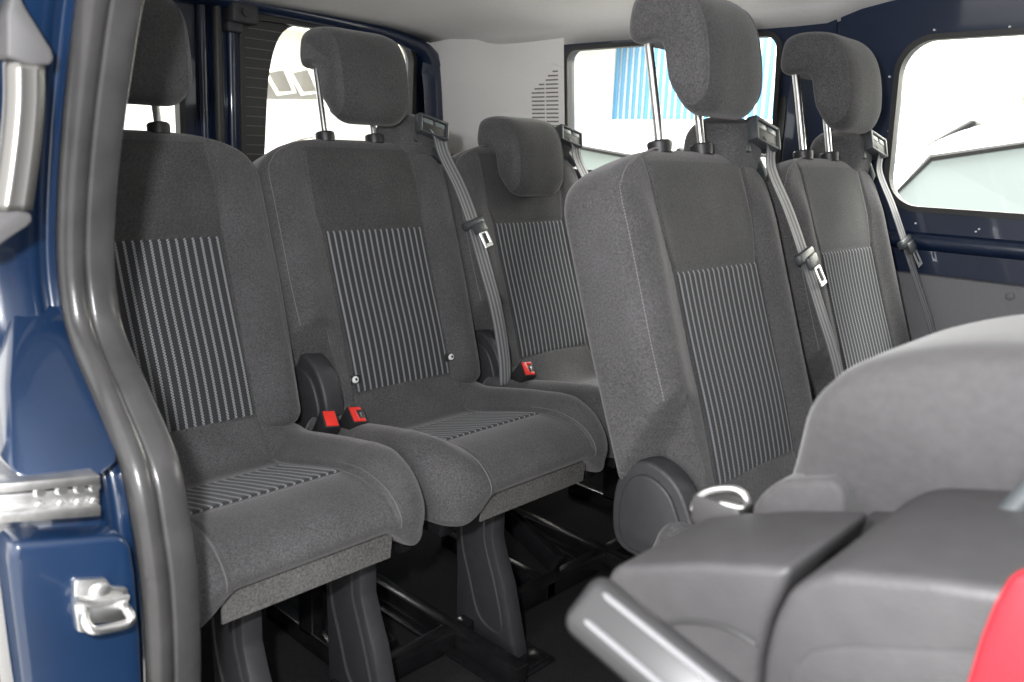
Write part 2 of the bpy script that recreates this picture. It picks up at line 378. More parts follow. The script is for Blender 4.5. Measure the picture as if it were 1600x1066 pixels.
def build_cushion_seam(y, parent):
    L = cush_loop(y)[80:140]; L = L[(L[:, 1] > 0.447)]
    return tube_obj('seam', [(x+0.0004, y, z+0.0006) for x, z in L], 0.0011, SEAM, parent, 5)
SEAM = mat('seam_thread', (0.13, 0.125, 0.125), 0.8)
def build_cushion_panel(name, parent):
    ys = np.linspace(-0.131, 0.131, 60); i0, i1 = 58, 90
    V = []; UVs = []
    for y in ys:
        L = cush_loop(y)[i0:i1+1].copy(); s = np.r_[0, np.cumsum(np.linalg.norm(np.diff(L, axis=0), axis=1))]
        e = np.minimum(np.minimum(s, s[-1]-s), min(y+0.131, 0.131-y)); L[:, 1] += 0.0024*sm(e/0.005)-0.0006
        V.append(np.stack([L[:, 0], np.full(len(L), y), L[:, 1]], 1)); UVs.append(np.stack([np.full(len(L), y+0.131), s], 1))
    return mesh_obj(name, np.concatenate(V), grid_faces(len(ys), i1-i0+1), MT['stripe'], parent, np.concatenate(UVs))
# headrest --------------------------------------------------------
PH = [(-0.068, 1.250), (-0.068, 1.213), (-0.050, 1.199), (-0.012, 1.202), (0.009, 1.192), (0.019, 1.160), (0.030, 1.122), (0.048, 1.094), (0.072, 1.086), (0.093, 1.098), (0.101, 1.130), (0.098, 1.175), (0.086, 1.222), (0.064, 1.258), (0.032, 1.279), (-0.020, 1.284), (-0.058, 1.275)]
RH = resamp(PH, 8)
def build_headrest(name, parent, dx=0, dz=0):
    W = 0.096; r = 0.016
    T = np.roll(RH, -1, 0)-np.roll(RH, 1, 0); T /= np.linalg.norm(T, axis=1)[:, None]; nrm = np.stack([T[:, 1], -T[:, 0]], 1)
    area = 0.5*np.sum(RH[:, 0]*np.roll(RH[:, 1], -1)-np.roll(RH[:, 0], -1)*RH[:, 1])
    if area > 0: nrm = -nrm
    ys = np.r_[-np.array([.99995, .99, .96, .92, .87, .81, .74, .66]), np.linspace(-0.58, 0.58, 25), np.array([.66, .74, .81, .87, .92, .96, .99, .99995])]*W
    V = []; UVs = []
    for y in ys:
        a = abs(y); t = min(max((a-(W-r))/r, 0), 0.9999); ins = r*0.92*(1-math.sqrt(1-t*t))
        L = RH+nrm*ins
        L = L.copy()
        bot = sm((1.15-L[:, 1])/0.06); L[:, 1] += bot*0.034*max((a-0.040)/0.056, 0)**3
        top = sm((L[:, 1]-1.22)/0.06); L[:, 1] -= top*0.013*max((a-0.040)/0.056, 0)**3
        rear = sm((0.0-L[:, 0])/0.06); L[:, 0] += rear*0.016*max((a-0.035)/0.061, 0)**2.5
        frt = sm((L[:, 0]-0.05)/0.04); L[:, 0] -= frt*0.008*max((a-0.03)/0.066, 0)**2
        seam = 0.002*math.exp(-((a-0.081)/0.0028)**2)
        L[:, 0] -= frt*seam
        V.append(np.stack([L[:, 0]+dx, np.full(len(L), y), L[:, 1]+dz], 1))
        s = np.r_[0, np.cumsum(np.linalg.norm(np.diff(L, axis=0), axis=1))]; UVs.append(np.stack([np.full(len(L), y), s], 1))
    n = len(RH); F = grid_faces(len(ys), n, True); F.append(tuple(range(n))); F.append(tuple((len(ys)-1)*n+j for j in range(n)))
    VV = np.concatenate(V); fm = []  # darker cloth on the front face stands in for its shade
    for f in F:
        c = VV[list(f[:4])].mean(0); fm.append(1 if (abs(c[1]) < 0.081 and (c[0]-dx) > 0.052-0.35*((c[2]-dz)-1.19)*((c[2]-dz) > 1.19) and len(f) == 4 and (c[2]-dz) > 1.092) else 0)
    hd = mesh_obj(name, VV, F, None, parent, np.concatenate(UVs), mats=[MT['cloth'], MT['cloth_mid']], fm=fm)
    i0 = int(np.argmin(np.abs(ys+0.081))); i1 = int(np.argmin(np.abs(ys-0.081)))
    for i in (i0, i1):
        L = V[i]; k = [j for j in range(len(L)) if (L[j][0]-dx) > 0.045-0.35*max((L[j][2]-dz)-1.19, 0)*1.0 and (L[j][2]-dz) > 1.090]
        tube_obj('seam', [L[j]+np.array([0.0002, 0, 0]) for j in k], 0.0016, MT['cloth'], hd, 6)
    return hd
def post(name, y, parent, dx=0, dz=0):
    P = [np.array([0.012, y, 0.99]), np.array([0.002, y, 1.045]), np.array([-0.026, y, 1.17]), np.array([-0.042, y, 1.235])]
    if dz: P = [np.array([0.012, y, 0.99]), np.array([0.002, y, 1.045]), np.array([-0.006, y, 1.235+dz])]
    return tube_obj(name, P, 0.0072, MT['chrome'], parent, 14)
def collar(name, y, parent):
    bm = bmesh.new()
    c = np.array([0.001, y, 1.046]); ax = np.array([-0.21, 0, 0.978])
    tube(bm, [c-ax*0.008, c+ax*0.001, c+ax*0.0095, c+ax*0.0125], [0.019, 0.0205, 0.0205, 0.0175], 24)
    return bm_obj(name, bm, MT['plastic'], parent)
# belt guide ------------------------------------------------------
def build_guide(parent):
    bm = bmesh.new(); n = 20; V = []
    # cloth hump: superellipsoid leaning back
    for i in range(n+1):
        th = -math.pi/2+math.pi*i/n
        for j in range(32):
            ph = 2*math.pi*j/32; e = 0.62
            sg = lambda v: math.copysign(abs(v)**e, v)
            V.append((0.062*sg(math.cos(th))*sg(math.cos(ph)), 0.066*sg(math.cos(th))*sg(math.sin(ph)), 0.052*sg(math.sin(th))))
    V = np.array(V); V[:, 2] -= 0.25*np.maximum(V[:, 1], 0)+0.30*np.maximum(-V[:, 1]-0.01, 0)
    V = V+np.array([-0.020, 0.172, 1.058])
    hump = mesh_obj('belt_guide_cover', V, grid_faces(n+1, 32, True), MT['cloth'], parent, uvs=V[:, [1, 2]])
    # moulded bezel: face plate, frame bars, centre rib, skirt
    R = Matrix.Rotation(math.radians(-18), 3, 'Y') @ Matrix.Rotation(math.radians(14), 3, 'X').inverted()
    o = Vector((0.045, 0.196, 1.080)); bm = bmesh.new()
    def b(c, s, bev=0.003): rbox(bm, o+R @ Vector(c), s, bev, R)
    b((-0.012, 0, 0), (0.020, 0.082, 0.042)); b((0.003, 0, 0.0185), (0.020, 0.085, 0.007)); b((0.003, 0, -0.0195), (0.018, 0.083, 0.006))
    b((0.003, -0.039, 0), (0.020, 0.009, 0.044)); b((0.003, 0.039, 0), (0.020, 0.009, 0.044)); b((0.003, 0, 0.007), (0.012, 0.003, 0.018), 0.001)
    rbox(bm, (0.016, 0.158, 1.062), (0.052, 0.014, 0.046), 0.004, R); rbox(bm, (0.024, 0.205, 1.034), (0.030, 0.100, 0.020), 0.005, Matrix.Rotation(math.radians(-38), 3, 'X'))
    g = bm_obj('belt_guide', bm, MT['plastic_blue'], parent)
    bm = bmesh.new(); rbox(bm, o+R @ Vector((0.0035, 0, -0.004)), (0.012, 0.070, 0.026), 0.002, R)
    bm_obj('guide_slot', bm, MT['gasket'], g)
    bm = bmesh.new(); rbox(bm, o+R @ Vector((0.0075, -0.0175, 0.0075)), (0.006, 0.028, 0.011), 0.0015, R); rbox(bm, o+R @ Vector((0.0075, 0.0175, 0.0075)), (0.006, 0.028, 0.011), 0.0015, R)
    bm_obj('guide_insert', bm, mat('guide_insert_plastic', (0.15, 0.17, 0.175), 0.3), g)
    return g
def build_belt(parent, low):
    path = spline([(0.046, 0.196, 1.083), (0.058, 0.205, 1.068), (0.050, 0.232, 1.02), (0.080, 0.258, 0.945), (0.112, 0.270, 0.87), (0.160, 0.272, 0.765), (0.205, 0.272, 0.665)] + low, 70)
    V = []; UVs = []; wd = 0.0205
    for i, p in enumerate(path):
        k = i/69; d = np.array([-0.10, 1.0, 0.10*(1-k)]); d /= np.linalg.norm(d)
        t = path[min(i+1, 69)]-path[max(i-1, 0)]; t /= np.linalg.norm(t); nrm = np.cross(d, t)
        for j in range(7):
            u = (j-3)/3; V.append(p+d*wd*u+nrm*0.0022*math.cos(u*2.2+k*3)); UVs.append((u*0.5+0.5, k*0.8))
    b = mesh_obj('seat_belt', V, grid_faces(70, 7), MT['web'], parent, UVs)
    md = b.modifiers.new('s', 'SOLIDIFY'); md.thickness = 0.0014; md.offset = 0
    # tongue: black overmoulded cross bar with a slotted metal plate
    o = Vector((0.117, 0.270, 0.862)); R = Matrix.Rotation(math.radians(-24), 3, 'Y') @ Matrix.Rotation(math.radians(14), 3, 'X')
    bm = bmesh.new(); rbox(bm, o, (0.018, 0.070, 0.020), 0.006, R); rbox(bm, o+R @ Vector((0.008, 0.006, -0.016)), (0.010, 0.044, 0.026), 0.004, R)
    tg = bm_obj('belt_tongue', bm, MT['plastic_blue'], b)
    bm = bmesh.new(); q = lambda c, s: rbox(bm, o+R @ Vector(c), s, 0.0008, R, 1)
    q((0.010, -0.003, -0.044), (0.003, 0.0075, 0.040)); q((0.010, 0.019, -0.044), (0.003, 0.0075, 0.040)); q((0.010, 0.008, -0.062), (0.003, 0.0295, 0.009)); q((0.010, 0.008, -0.028), (0.003, 0.0295, 0.008))
    bm_obj('tongue_plate', bm, MT['steel'], b)
    return b
def build_buckle(loc, tilt, parent, broken=False):
    R = Matrix.Rotation(math.radians(tilt[2]), 3, 'Z') @ Matrix.Rotation(math.radians(tilt[0]), 3, 'Y') @ Matrix.Rotation(math.radians(tilt[1]), 3, 'X')
    o = Vector(loc); bm = bmesh.new(); rbox(bm, o, (0.042, 0.032, 0.080), 0.003, R)
    bk = bm_obj('belt_buckle', bm, MT['plastic'], parent)
    bm = bmesh.new()
    if broken:
        rbox(bm, o+R @ Vector((0.0, -0.007, 0.0395)), (0.035, 0.013, 0.004), 0.001, R); rbox(bm, o+R @ Vector((0.0135, 0.005, 0.0395)), (0.008, 0.014, 0.004), 0.001, R); rbox(bm, o+R @ Vector((-0.0145, 0.005, 0.0395)), (0.007, 0.014, 0.004), 0.001, R)
    else: rbox(bm, o+R @ Vector((0, 0, 0.0395)), (0.036, 0.024, 0.004), 0.001, R)
    bm_obj('release_button', bm, MT['red'], bk)
    if broken:
        bm = bmesh.new(); rbox(bm, o+R @ Vector((-0.001, 0.006, 0.0402)), (0.005, 0.004, 0.003), 0.0008, R); rbox(bm, o+R @ Vector((0.005, 0.005, 0.0402)), (0.003, 0.003, 0.003), 0.0006, R)
        bm_obj('latch_metal', bm, MT['steel'], bk)
    return bk
def build_hinge_cover(parent, sx=1.0, top=0.575, y0=-0.214, rise=0.0):
    pts = spline([(0.075, 0.42), (0.062, 0.49), (0.080, top-0.022), (0.125, top), (0.178, top-0.022), (0.210, top-0.075), (0.220, 0.47), (0.216, 0.42), (0.14, 0.408)], 40, True)
    bm = bmesh.new(); prism(bm, [(x, y0, z) for x, z in pts], (0, 0.046, 0), 0.009, 3); o = bm_obj('recliner_cover', bm, MT['plastic_dk'], parent, angle=60)
    c = np.array([0.135, 0.47]); ins = c+(pts-c)*np.array([0.76, 0.80])
    bm = bmesh.new(); prism(bm, [(x, y0-0.006, z) for x, z in ins], (0, 0.012, 0), 0.004, 2); bm_obj('cover_cap', bm, MT['plastic_dk'], o, angle=60)
    return o
def build_leg(parent, y, th=0.036):
    # side profile of the moulded foot: narrow waist, wide bottom
    sp = [(0.402, 0.43), (0.526, 0.43), (0.523, 0.347), (0.523, 0.290), (0.538, 0.250), (0.560, 0.203), (0.600, 0.062), (0.586, 0.056), (0.430, 0.056), (0.424, 0.09), (0.421, 0.20), (0.412, 0.33)]
    lg = prism_obj('leg', [(x, y-th/2, z) for x, z in sp], (0, th, 0), MT['plastic_dk'], parent, 0.006, 2)
    ip = [(0.432, 0.40), (0.475, 0.385), (0.498, 0.33), (0.503, 0.28), (0.535, 0.20), (0.558, 0.120), (0.540, 0.100), (0.492, 0.118), (0.462, 0.19), (0.436, 0.27)]
    op = spline([(x, y-th/2, z) for x, z in ip], 48, True)
    # raised rib that frames the side panel
    bm = bmesh.new(); tube(bm, np.r_[op, op[:2]], 0.0035, 6, False); bm_obj('leg_rib', bm, MT['plastic_dk'], lg)
    b = bmesh.new(); rbox(b, (0.522, y+0.012, 0.0545), (0.235, 0.085, 0.008), 0.003); rbox(b, (0.61, y+0.012, 0.0585), (0.05, 0.06, 0.016), 0.005); rbox(b, (0.44, y-0.03, 0.0575), (0.07, 0.05, 0.014), 0.005)
    ft = bm_obj('foot_plate', b, MT['blackmetal'], parent)
    b = bmesh.new(); tube(b, [(0.46, y-0.036, 0.06), (0.46, y-0.036, 0.070)], 0.009, 8); bm_obj('foot_bolt', b, MT['blackmetal'], ft)
    return lg
def build_frame(parent):
    """black steel under-seat frame"""
    bm = bmesh.new()
    rbox(bm, (0.36, -0.20, 0.385), (0.42, 0.03, 0.03), 0.004); rbox(bm, (0.36, 0.20, 0.385), (0.42, 0.03, 0.03), 0.004)
    rbox(bm, (0.545, 0, 0.400), (0.03, 0.40, 0.03), 0.004); rbox(bm, (0.20, 0, 0.385), (0.03, 0.40, 0.03), 0.004); rbox(bm, (0.37, 0, 0.402), (0.38, 0.40, 0.012), 0.003)
    fr = bm_obj('seat_frame', bm, MT['blackmetal'], parent)
    # floor rails: two along the van, one across
    bm = bmesh.new(); rbox(bm, (0.34, -0.075, 0.072), (0.62, 0.03, 0.044), 0.004); rbox(bm, (0.34, -0.1, 0.054), (0.62, 0.03, 0.008), 0.002)
    bm_obj('floor_rail', bm, MT['blackmetal'], parent)
    bm = bmesh.new(); rbox(bm, (0.30, 0.20, 0.072), (0.36, 0.03, 0.044), 0.004); bm_obj('floor_rail', bm, MT['blackmetal'], parent)
    bm = bmesh.new(); rbox(bm, (0.462, 0.17, 0.075), (0.036, 0.46, 0.044), 0.005); bm_obj('cross_rail', bm, MT['blackmetal'], parent)
    # diagonal brace from the cushion frame to the cross rail
    bm = bmesh.new(); a = np.array([0.24, 0.235, 0.205]); b = np.array([0.462, 0.245, 0.112]); d = b-a; L = np.linalg.norm(d)
    R = Vector(d).to_track_quat('Z', 'Y').to_matrix(); rbox(bm, (a+b)/2, (0.030, 0.050, L), 0.008, R)
    br = bm_obj('brace', bm, MT['blackmetal'], parent)
    up_ = R @ Vector((1, 0, 0)); up_ = up_ if up_.z > 0 else -up_
    for k in (0.12, 0.90):
        p = a+d*k; bm = bmesh.new(); tube(bm, [p+np.array(up_)*0.014, p+np.array(up_)*0.019], 0.007, 10); bm_obj('brace_bolt', bm, MT['steel'], br)
    bm = bmesh.new(); P = spline([(0.20, 0.06, 0.33), (0.30, 0.10, 0.315), (0.38, 0.13, 0.285), (0.42, 0.135, 0.29)], 16); tube(bm, P, 0.008, 8); bm_obj('release_cable', bm, MT['steel'], parent)
    bm = bmesh.new(); rbox(bm, (0.27, 0.20, 0.23), (0.05, 0.03, 0.30), 0.006); bm_obj('frame_upright', bm, MT['blackmetal'], parent)
    return fr
GROUPS = 'grey passenger seats in the two rows'
def build_seat(loc, label, head_drop=0.0, lift=0.0, legs=(-0.022,), guide=True, hinge_top=0.575, low=None, rivets=False, buckles=()):
    t = empty('passenger_seat', loc, label, 'seat', GROUPS)
    br = share(('back',), lambda: build_backrest('backrest', t), t)
    share(('panel',), lambda: build_back_panel('striped_panel', br), br)
    share(('stitch',), lambda: build_stitch('stitching', br), br)
    cu = share(('cush',), lambda: build_cushion('cushion', t), t)
    share(('cpanel',), lambda: build_cushion_panel('striped_panel', cu), cu)
    for y in (-0.146, 0.146): share(('cseam', y), lambda: build_cushion_seam(y, cu), cu)
    dx, dz = (0.034, -head_drop) if head_drop else (-0.2*lift, lift)
    hr = share(('head', head_drop, lift), lambda: build_headrest('headrest', t, dx, dz), t)
    for y in (-0.065, 0.065):
        share(('post', y, head_drop), lambda: post('headrest_post', y, hr, 0, -head_drop), hr); share(('col', y), lambda: collar('post_collar', y, t), t)
    fp = [(0.597, -0.143, 0.447), (0.597, 0.149, 0.447), (0.5915, 0.147, 0.386), (0.5895, -0.140, 0.3845)]
    def flap():
        bm = bmesh.new(); prism(bm, fp, (-0.004, 0, 0), 0.0008, 1); return bm_obj('front_flap', bm, MT['felt'], t)
    share(('flap',), flap, t)
    build_hinge_cover(t, top=hinge_top)
    build_frame(t)
    for y in legs: build_leg(t, y)
    if guide:
        build_guide(t); build_belt(t, low or [(0.235, 0.272, 0.56), (0.245, 0.270, 0.49)])
    for l, tl, bk in buckles: build_buckle(l, tl, t, bk)
    if rivets:
        for y, h in ((-0.131, 0.062), (0.136, 0.070)):
            p = B0+h*U+np.array([0, y, 0])+NN*0.008; bm = bmesh.new(); tube(bm, [p-NN*0.006, p, p+NN*0.002, p+NN*0.0035], [0.0075, 0.0075, 0.007, 0.004], 16)
            rv = bm_obj('anchor_rivet', bm, MT['white'], t)
            bm = bmesh.new(); rbox(bm, p-NN*0.003-np.array([0, 0.004*np.sign(y), 0]), (0.004, 0.024, 0.018), 0.001); bm_obj('rivet_tab', bm, MT['gasket'], rv)
            bm = bmesh.new(); tube(bm, [p+NN*0.0033, p+NN*0.0042], 0.003, 10); bm_obj('rivet_eye', bm, MT['plastic_blue'], rv)
    return t
_cache = {}
def share(key, fn, parent):
    if key not in _cache: _cache[key] = fn(); return _cache[key]
    o = _cache[key].copy(); C.objects.link(o); o.parent = parent; return o

build_seat((0, 0, 0), 'grey cloth seat partly hidden by the black door seal, nearest of the rear row', legs=(-0.06, 0.155), guide=False,
           buckles=[((0.266, 0.240, 0.492), (34, -8, -18), False)])
build_seat((0, 0.49, 0), 'middle seat of the rear row with two white rivets on its striped backrest', lift=-0.010, legs=(-0.022,), hinge_top=0.615, rivets=True,
           buckles=[((0.286, -0.206, 0.496), (34, -10, -12), True)])
build_seat((0, 0.9877, 0), 'rear row seat with its headrest pushed fully down, beside the vented trim', head_drop=0.163, legs=(0.17,), hinge_top=0.60,
           buckles=[((0.268, -0.196, 0.506), (42, -4, -20), True)])
build_seat((0.7668, 0.6251, 0), 'nearer upright seat of the front row with tall raised headrest and rounded recliner cover', lift=0.012, hinge_top=0.572)
build_seat((0.7668, 1.1571, 0), 'upright seat against the far blue wall, belt hanging beside the window', lift=0.012, hinge_top=0.572)

# ------------------------------------------------------------------ van body
van = empty('van', (0.4, 0.585, 0.0), 'dark blue passenger van seen through its open side door', 'van')
def vp(o):
    o.parent = van; o.matrix_parent_inverse = Matrix.Translation((-0.4, -0.585, 0)); return o
box = lambda name, a, b, m, bev=0.004, parent=None: (lambda o: o if parent else vp(o))(box_obj(name, tuple((p+q)/2 for p, q in zip(a, b)), tuple(abs(q-p) for p, q in zip(a, b)), m, parent, bev))
box('floor', (-0.86, -0.30, 0.0), (2.1, 1.50, 0.05), MT['carpet'], 0.004)
box('front_light_block', (2.10, -0.30, 0.05), (2.14, 1.50, 1.47), MT['grey'], 0.01)  # unseen closing wall, added to darken the ambient light inside
box('front_side_block', (1.80, -0.42, 0.0), (2.14, -0.31, 1.45), MT['blue'], 0.02)  # unseen pillar and front door mass, added to hold back ambient light
# sill step below the door opening
box('door_sill', (0.55, -0.42, -0.06), (2.1, -0.302, 0.045), MT['plastic_dk'], 0.01)
def rr(u0, u1, v0, v1, r, n=10):
    pts = []
    for cu, cv, a0 in ((u1-r, v1-r, 0), (u0+r, v1-r, 90), (u0+r, v0+r, 180), (u1-r, v0+r, 270)):
        for k in range(n+1):
            a = math.radians(a0+90*k/n); pts.append((cu+r*math.cos(a), cv+r*math.sin(a)))
    return np.array(pts)
def ring_panel(name, outer, inner, f3, thick, m, parent=None):
    """panel between two outlines (same count), mapped to space by f3(u, v, depth)"""
    n = len(outer); V = []; F = []
    for d in (0, thick):
        V += [f3(u, v, d) for u, v in outer]; V += [f3(u, v, d) for u, v in inner]
    for k in range(n):
        j = (k+1) % n
        F += [(k, j, n+j, n+k), (2*n+k, 3*n+k, 3*n+j, 2*n+j), (n+k, n+j, 3*n+j, 3*n+k), (k, 2*n+k, 2*n+j, j)]
    o = mesh_obj(name, V, F, m, parent, smooth=False); return o
def sheet(name, pts, f3, m, parent=None):
    return mesh_obj(name, [f3(u, v, 0) for u, v in pts], [tuple(range(len(pts)))], m, parent, smooth=False)
def match(rect, n=10):
    """rectangle outline sampled like rr()"""
    u0, u1, v0, v1 = rect; pts = []
    for cu, cv in ((u1, v1), (u0, v1), (u0, v0), (u1, v0)):
        pts += [(cu, cv)]*(n+1)
    P = np.array(pts, float)
    # spread the repeated corner points a little along the edges so faces stay clean
    k = n+1
    for c, (a, b) in enumerate((((u1, v0), (u0, v1)), ((u1, v1), (u0, v0)), ((u0, v1), (u1, v0)), ((u0, v0), (u1, v1)))):
        cn = P[c*k].copy(); pa, pb = np.array(a, float), np.array(b, float)
        for i in range(k):
            t = (i-n/2)/(n/2)
            P[c*k+i] = cn+(pa-cn)*0.18*max(-t, 0)+(pb-cn)*0.18*max(t, 0)
    return P
# far side wall: u = X, v = Z, leaning in slightly towards the roof
def wall(u, v, d): return (u, 1.500-0.10*max(v-0.9, 0)+d, v)
def side_window(parts, rect, win, r, m):
    pan = vp(ring_panel('side_panel', match(rect), rr(*win, r), wall, 0.03, MT['navy']))
    g = rr(win[0]-0.010, win[1]+0.010, win[2]-0.010, win[3]+0.010, r+0.008); g2 = rr(win[0]+0.003, win[1]-0.003, win[2]+0.003, win[3]-0.003, r-0.002)
    vp(ring_panel('window_gasket', g, g2, lambda u, v, d: wall(u, v, d-0.009), 0.024, MT['gasket']))
    vp(sheet('window_pane', g2, lambda u, v, d: wall(u, v, 0.012), MT['glass']))
    return pan
side_window(None, (0.655, 2.1, 0.785, 1.43), (0.805, 1.70, 0.940, 1.318), 0.075, None)
side_window(None, (-0.24, 0.645, 0.785, 1.395), (-0.207, 0.50, 0.985, 1.350), 0.035, None)
# pillar between the side windows, standing proud, with its dark door gap
box('door_pillar', (0.535, 1.462, 0.785), (0.70, 1.492, 1.40), MT['navy'], 0.006)
box('pillar_seal', (0.506, 1.470, 0.785), (0.530, 1.492, 1.40), MT['gasket'], 0.006)
# pressed ribs below the window and grey lower trim with clip
vp(tube_obj('panel_crease', [(0.66, 1.503, 0.862), (2.1, 1.503, 0.862)], 0.022, MT['navy'], None, 14))
low = box('lower_trim', (-0.2, 1.478, 0.05), (2.1, 1.508, 0.786), MT['grey'], 0.008)
q = at(1578, 463, 1, 1.476); vp(tube_obj('trim_clip', [q, q-np.array([0, 0.003, 0]), q-np.array([0, 0.005, 0])], [0.0095, 0.0095, 0.006], MT['grey'], None, 16))
# weld clips / fixing holes in the blue frame
for px, py in ((1390, 120), (1389, 205), (1392, 210), (1460, 47), (1578, 42), (1431, 349), (1525, 362), (1530, 358), (1311, 49), (1268, 190)):
    q = at(px, py, 1, 1.474 if px < 1380 else 1.492-0.10*max(at(px, py, 1, 1.48)[2]-0.9, 0)+0.004); vp(tube_obj('panel_fixing', [q+np.array([0, 0.006, 0]), q-np.array([0, 0.003, 0])], 0.0022, MT['white'], None, 8))
# rear corner: pale moulded trim in two facets, with air vent
tp = [(-0.775, 1.395), (-0.52, 1.468), (-0.216, 1.470)]
V = []; n = 26
prof = spline([(-0.790, 1.400), (-0.70, 1.425), (-0.56, 1.462), (-0.47, 1.470), (-0.33, 1.470), (-0.214, 1.468)], n)
zs = [0.95, 1.02, 1.0202, 1.10, 1.2, 1.3, 1.375, 1.43]
for z in zs:
    for x, y in prof: V.append((x, y-0.10*max(z-1.1, 0)-(0.0 if z > 1.02 else -0.004), z))
trim = vp(mesh_obj('corner_trim', V, grid_faces(len(zs), n), MT['trim']))
V = [(x, y-0.004, z) for z in (0.05, 0.95, 1.018) for x, y in prof]
vp(mesh_obj('lower_corner_trim', V, grid_faces(3, n), mat('olive_trim', (0.16, 0.15, 0.12), 0.8)))
ty = lambda z: 1.470-0.10*max(z-1.1, 0)
bm = bmesh.new(); k = 0
for i in range(14):
    z = 1.122+i*0.0128
    for x0, x1 in ((-0.355, -0.300), (-0.292, -0.240)):
        cut = -0.365+max(0, (z-1.222))*1.55
        a = max(x0, cut)
        if a < x1-0.008: rbox(bm, ((a+x1)/2, ty(z)-0.0005, z), (x1-a, 0.003, 0.0042), 0)
vt = vp(bm_obj('vent_slots', bm, mat('vent_dark', (0.20, 0.175, 0.16), 0.9), None, False))
vt.name = 'air_vent'; vt['kind'] = 'stuff'
bm = bmesh.new(); tube(bm, [(-0.226, ty(1.10)-0.002, 1.105), (-0.226, ty(1.3)-0.002, 1.302), (-0.262, ty(1.31)-0.002, 1.312)], 0.0022, 6); vp(bm_obj('vent_frame', bm, MT['trim']))
# rear wall: twin doors with windows; u = Y, v = Z at X = -0.8
def rear(u, v, d): return (-0.80-d+0.03*(v-1.2), u, v)
def rear_door(rect, win, r, y_band, name):
    t = vp(ring_panel(name, match(rect), rr(*win, r), rear, 0.05, MT['navy']))
    g2 = rr(win[0]+0.012, win[1]-0.012, win[2]+0.012, win[3]-0.012, r-0.01)
    vp(ring_panel('window_gasket', rr(win[0]-0.004, win[1]+0.004, win[2]-0.004, win[3]+0.004, r+0.004), g2, lambda u, v, d: rear(u, v, d-0.008), 0.03, MT['gasket']))
    vp(sheet('window_pane', g2, lambda u, v, d: rear(u, v, 0.03), MT['glass']))
    return t
rear_door((0.588, 1.46, 0.05, 1.425), (0.664, 1.325, 0.90, 1.398), 0.075, None, 'rear_door')
rear_door((-0.29, 0.582, 0.05, 1.425), (-0.142, 0.485, 0.90, 1.398), 0.075, None, 'rear_door')
# printed black band on the pane with heater lines
bo = spline([(0.70, 0.885), (0.748, 0.90), (0.756, 1.00), (0.762, 1.10), (0.772, 1.22), (0.792, 1.31), (0.83, 1.372), (0.90, 1.40)], 30)
V = []; F = []
for u, v in bo: V += [rear(0.655, v, 0.026), rear(u, v, 0.026)]
for k in range(29): F.append((2*k, 2*k+1, 2*k+3, 2*k+2))
band = vp(mesh_obj('black_glass_band', V, F, MT['gasket'], smooth=False))
for i in range(15):
    z = 0.968+i*0.0282; u1 = np.interp(z, bo[:, 1], bo[:, 0]); q0, q1 = rear(0.690+0.06*max(0, z-1.28), z, 0.0225), rear(u1-0.002, z, 0.0225)
    bm = bmesh.new(); tube(bm, [q0, q1], 0.0011, 5); bm_obj('heater_line', bm, MT['thread'], band)
vp(tube_obj('door_meeting_seal', [rear(0.585, 0.05, -0.02), rear(0.585, 1.43, -0.02)], 0.014, MT['gasket'], None, 12))
for y in (0.545, 0.632): vp(tube_obj('door_edge_rib', [rear(y, 0.05, -0.006), rear(y, 1.43, -0.006)], 0.015, MT['navy'], None, 12))
bm = bmesh.new(); rbox(bm, rear(0.655, 1.392, -0.03), (0.06, 0.085, 0.06), 0.012); rbox(bm, rear(0.63, 1.352, -0.025), (0.04, 0.05, 0.03), 0.008); tube(bm, [rear(0.65, 1.392, -0.055), rear(0.65, 1.392, -0.07)], 0.012, 12)
vp(bm_obj('door_lock', bm, MT['plastic_dk']))
# rear opening frame (blue post between rear door and corner trim)
bm = bmesh.new()
P = spline([(1.43, 0.60), (1.435, 1.05), (1.425, 1.25), (1.395, 1.335), (1.33, 1.383), (1.15, 1.412), (0.9, 1.424), (0.5, 1.43), (0.0, 1.42)], 60)
V = []
for y, z in P: V += [(-0.765, y-0.085*(1 if z < 1.3 else max(0, (1.41-z)/0.11)), z-0.03*(1 if z > 1.33 else 0)), (-0.735, y-0.045*(1 if z < 1.3 else 0.3), z-0.012), (-0.742, y+0.004, z+0.006), (-0.80, y+0.02, z+0.02)]
vp(mesh_obj('rear_opening_frame', V, grid_faces(60, 4), MT['navy']))
# headliner: shallow vault down to both window tops
V = []; xs = np.linspace(-0.775, 2.1, 36); m_ = 56
for x in xs:
    for j in range(m_):
        t = -1+2*j/(m_-1); y = 0.585+0.872*t
        z = 1.362+0.115*(1-abs(t)**5)**0.55
        z -= 0.052*sm((-0.45-x)/0.33)*(1-abs(t)**6) + 0.012*sm((-0.70-x)/0.06)
        z += 0.036*sm((x-0.60)/0.17)*sm((abs(t)-0.80)/0.18)
        V.append((x, y, z))
hl = vp(mesh_obj('headliner', V, grid_faces(len(xs), m_), MT['liner']))
md = hl.modifiers.new('s', 'SOLIDIFY'); md.thickness = 0.012; md.offset = 1
# outer roof and skins so that light comes only through windows and the open side
V = []
for x in (-0.9, 2.1):
    for j in range(30):
        t = -1+2*j/29; V.append((x, 0.585+0.93*t, 1.40+0.18*(1-abs(t)**4)**0.5))
vp(mesh_obj('roof', V, grid_faces(2, 30), MT['blue']))

# ---- near side: jamb of the open side door, with its rubber seal
SEAL = [(168, -170), (160, -80), (145, 0), (132, 100), (121, 200), (113, 310), (111, 400), (117, 470), (131, 533), (173, 633), (212, 733), (231, 833), (244, 933), (250, 1066), (248, 1180), (240, 1330)]
sp = spline([at(px, py, 1, -0.283) for px, py in SEAL], 110)
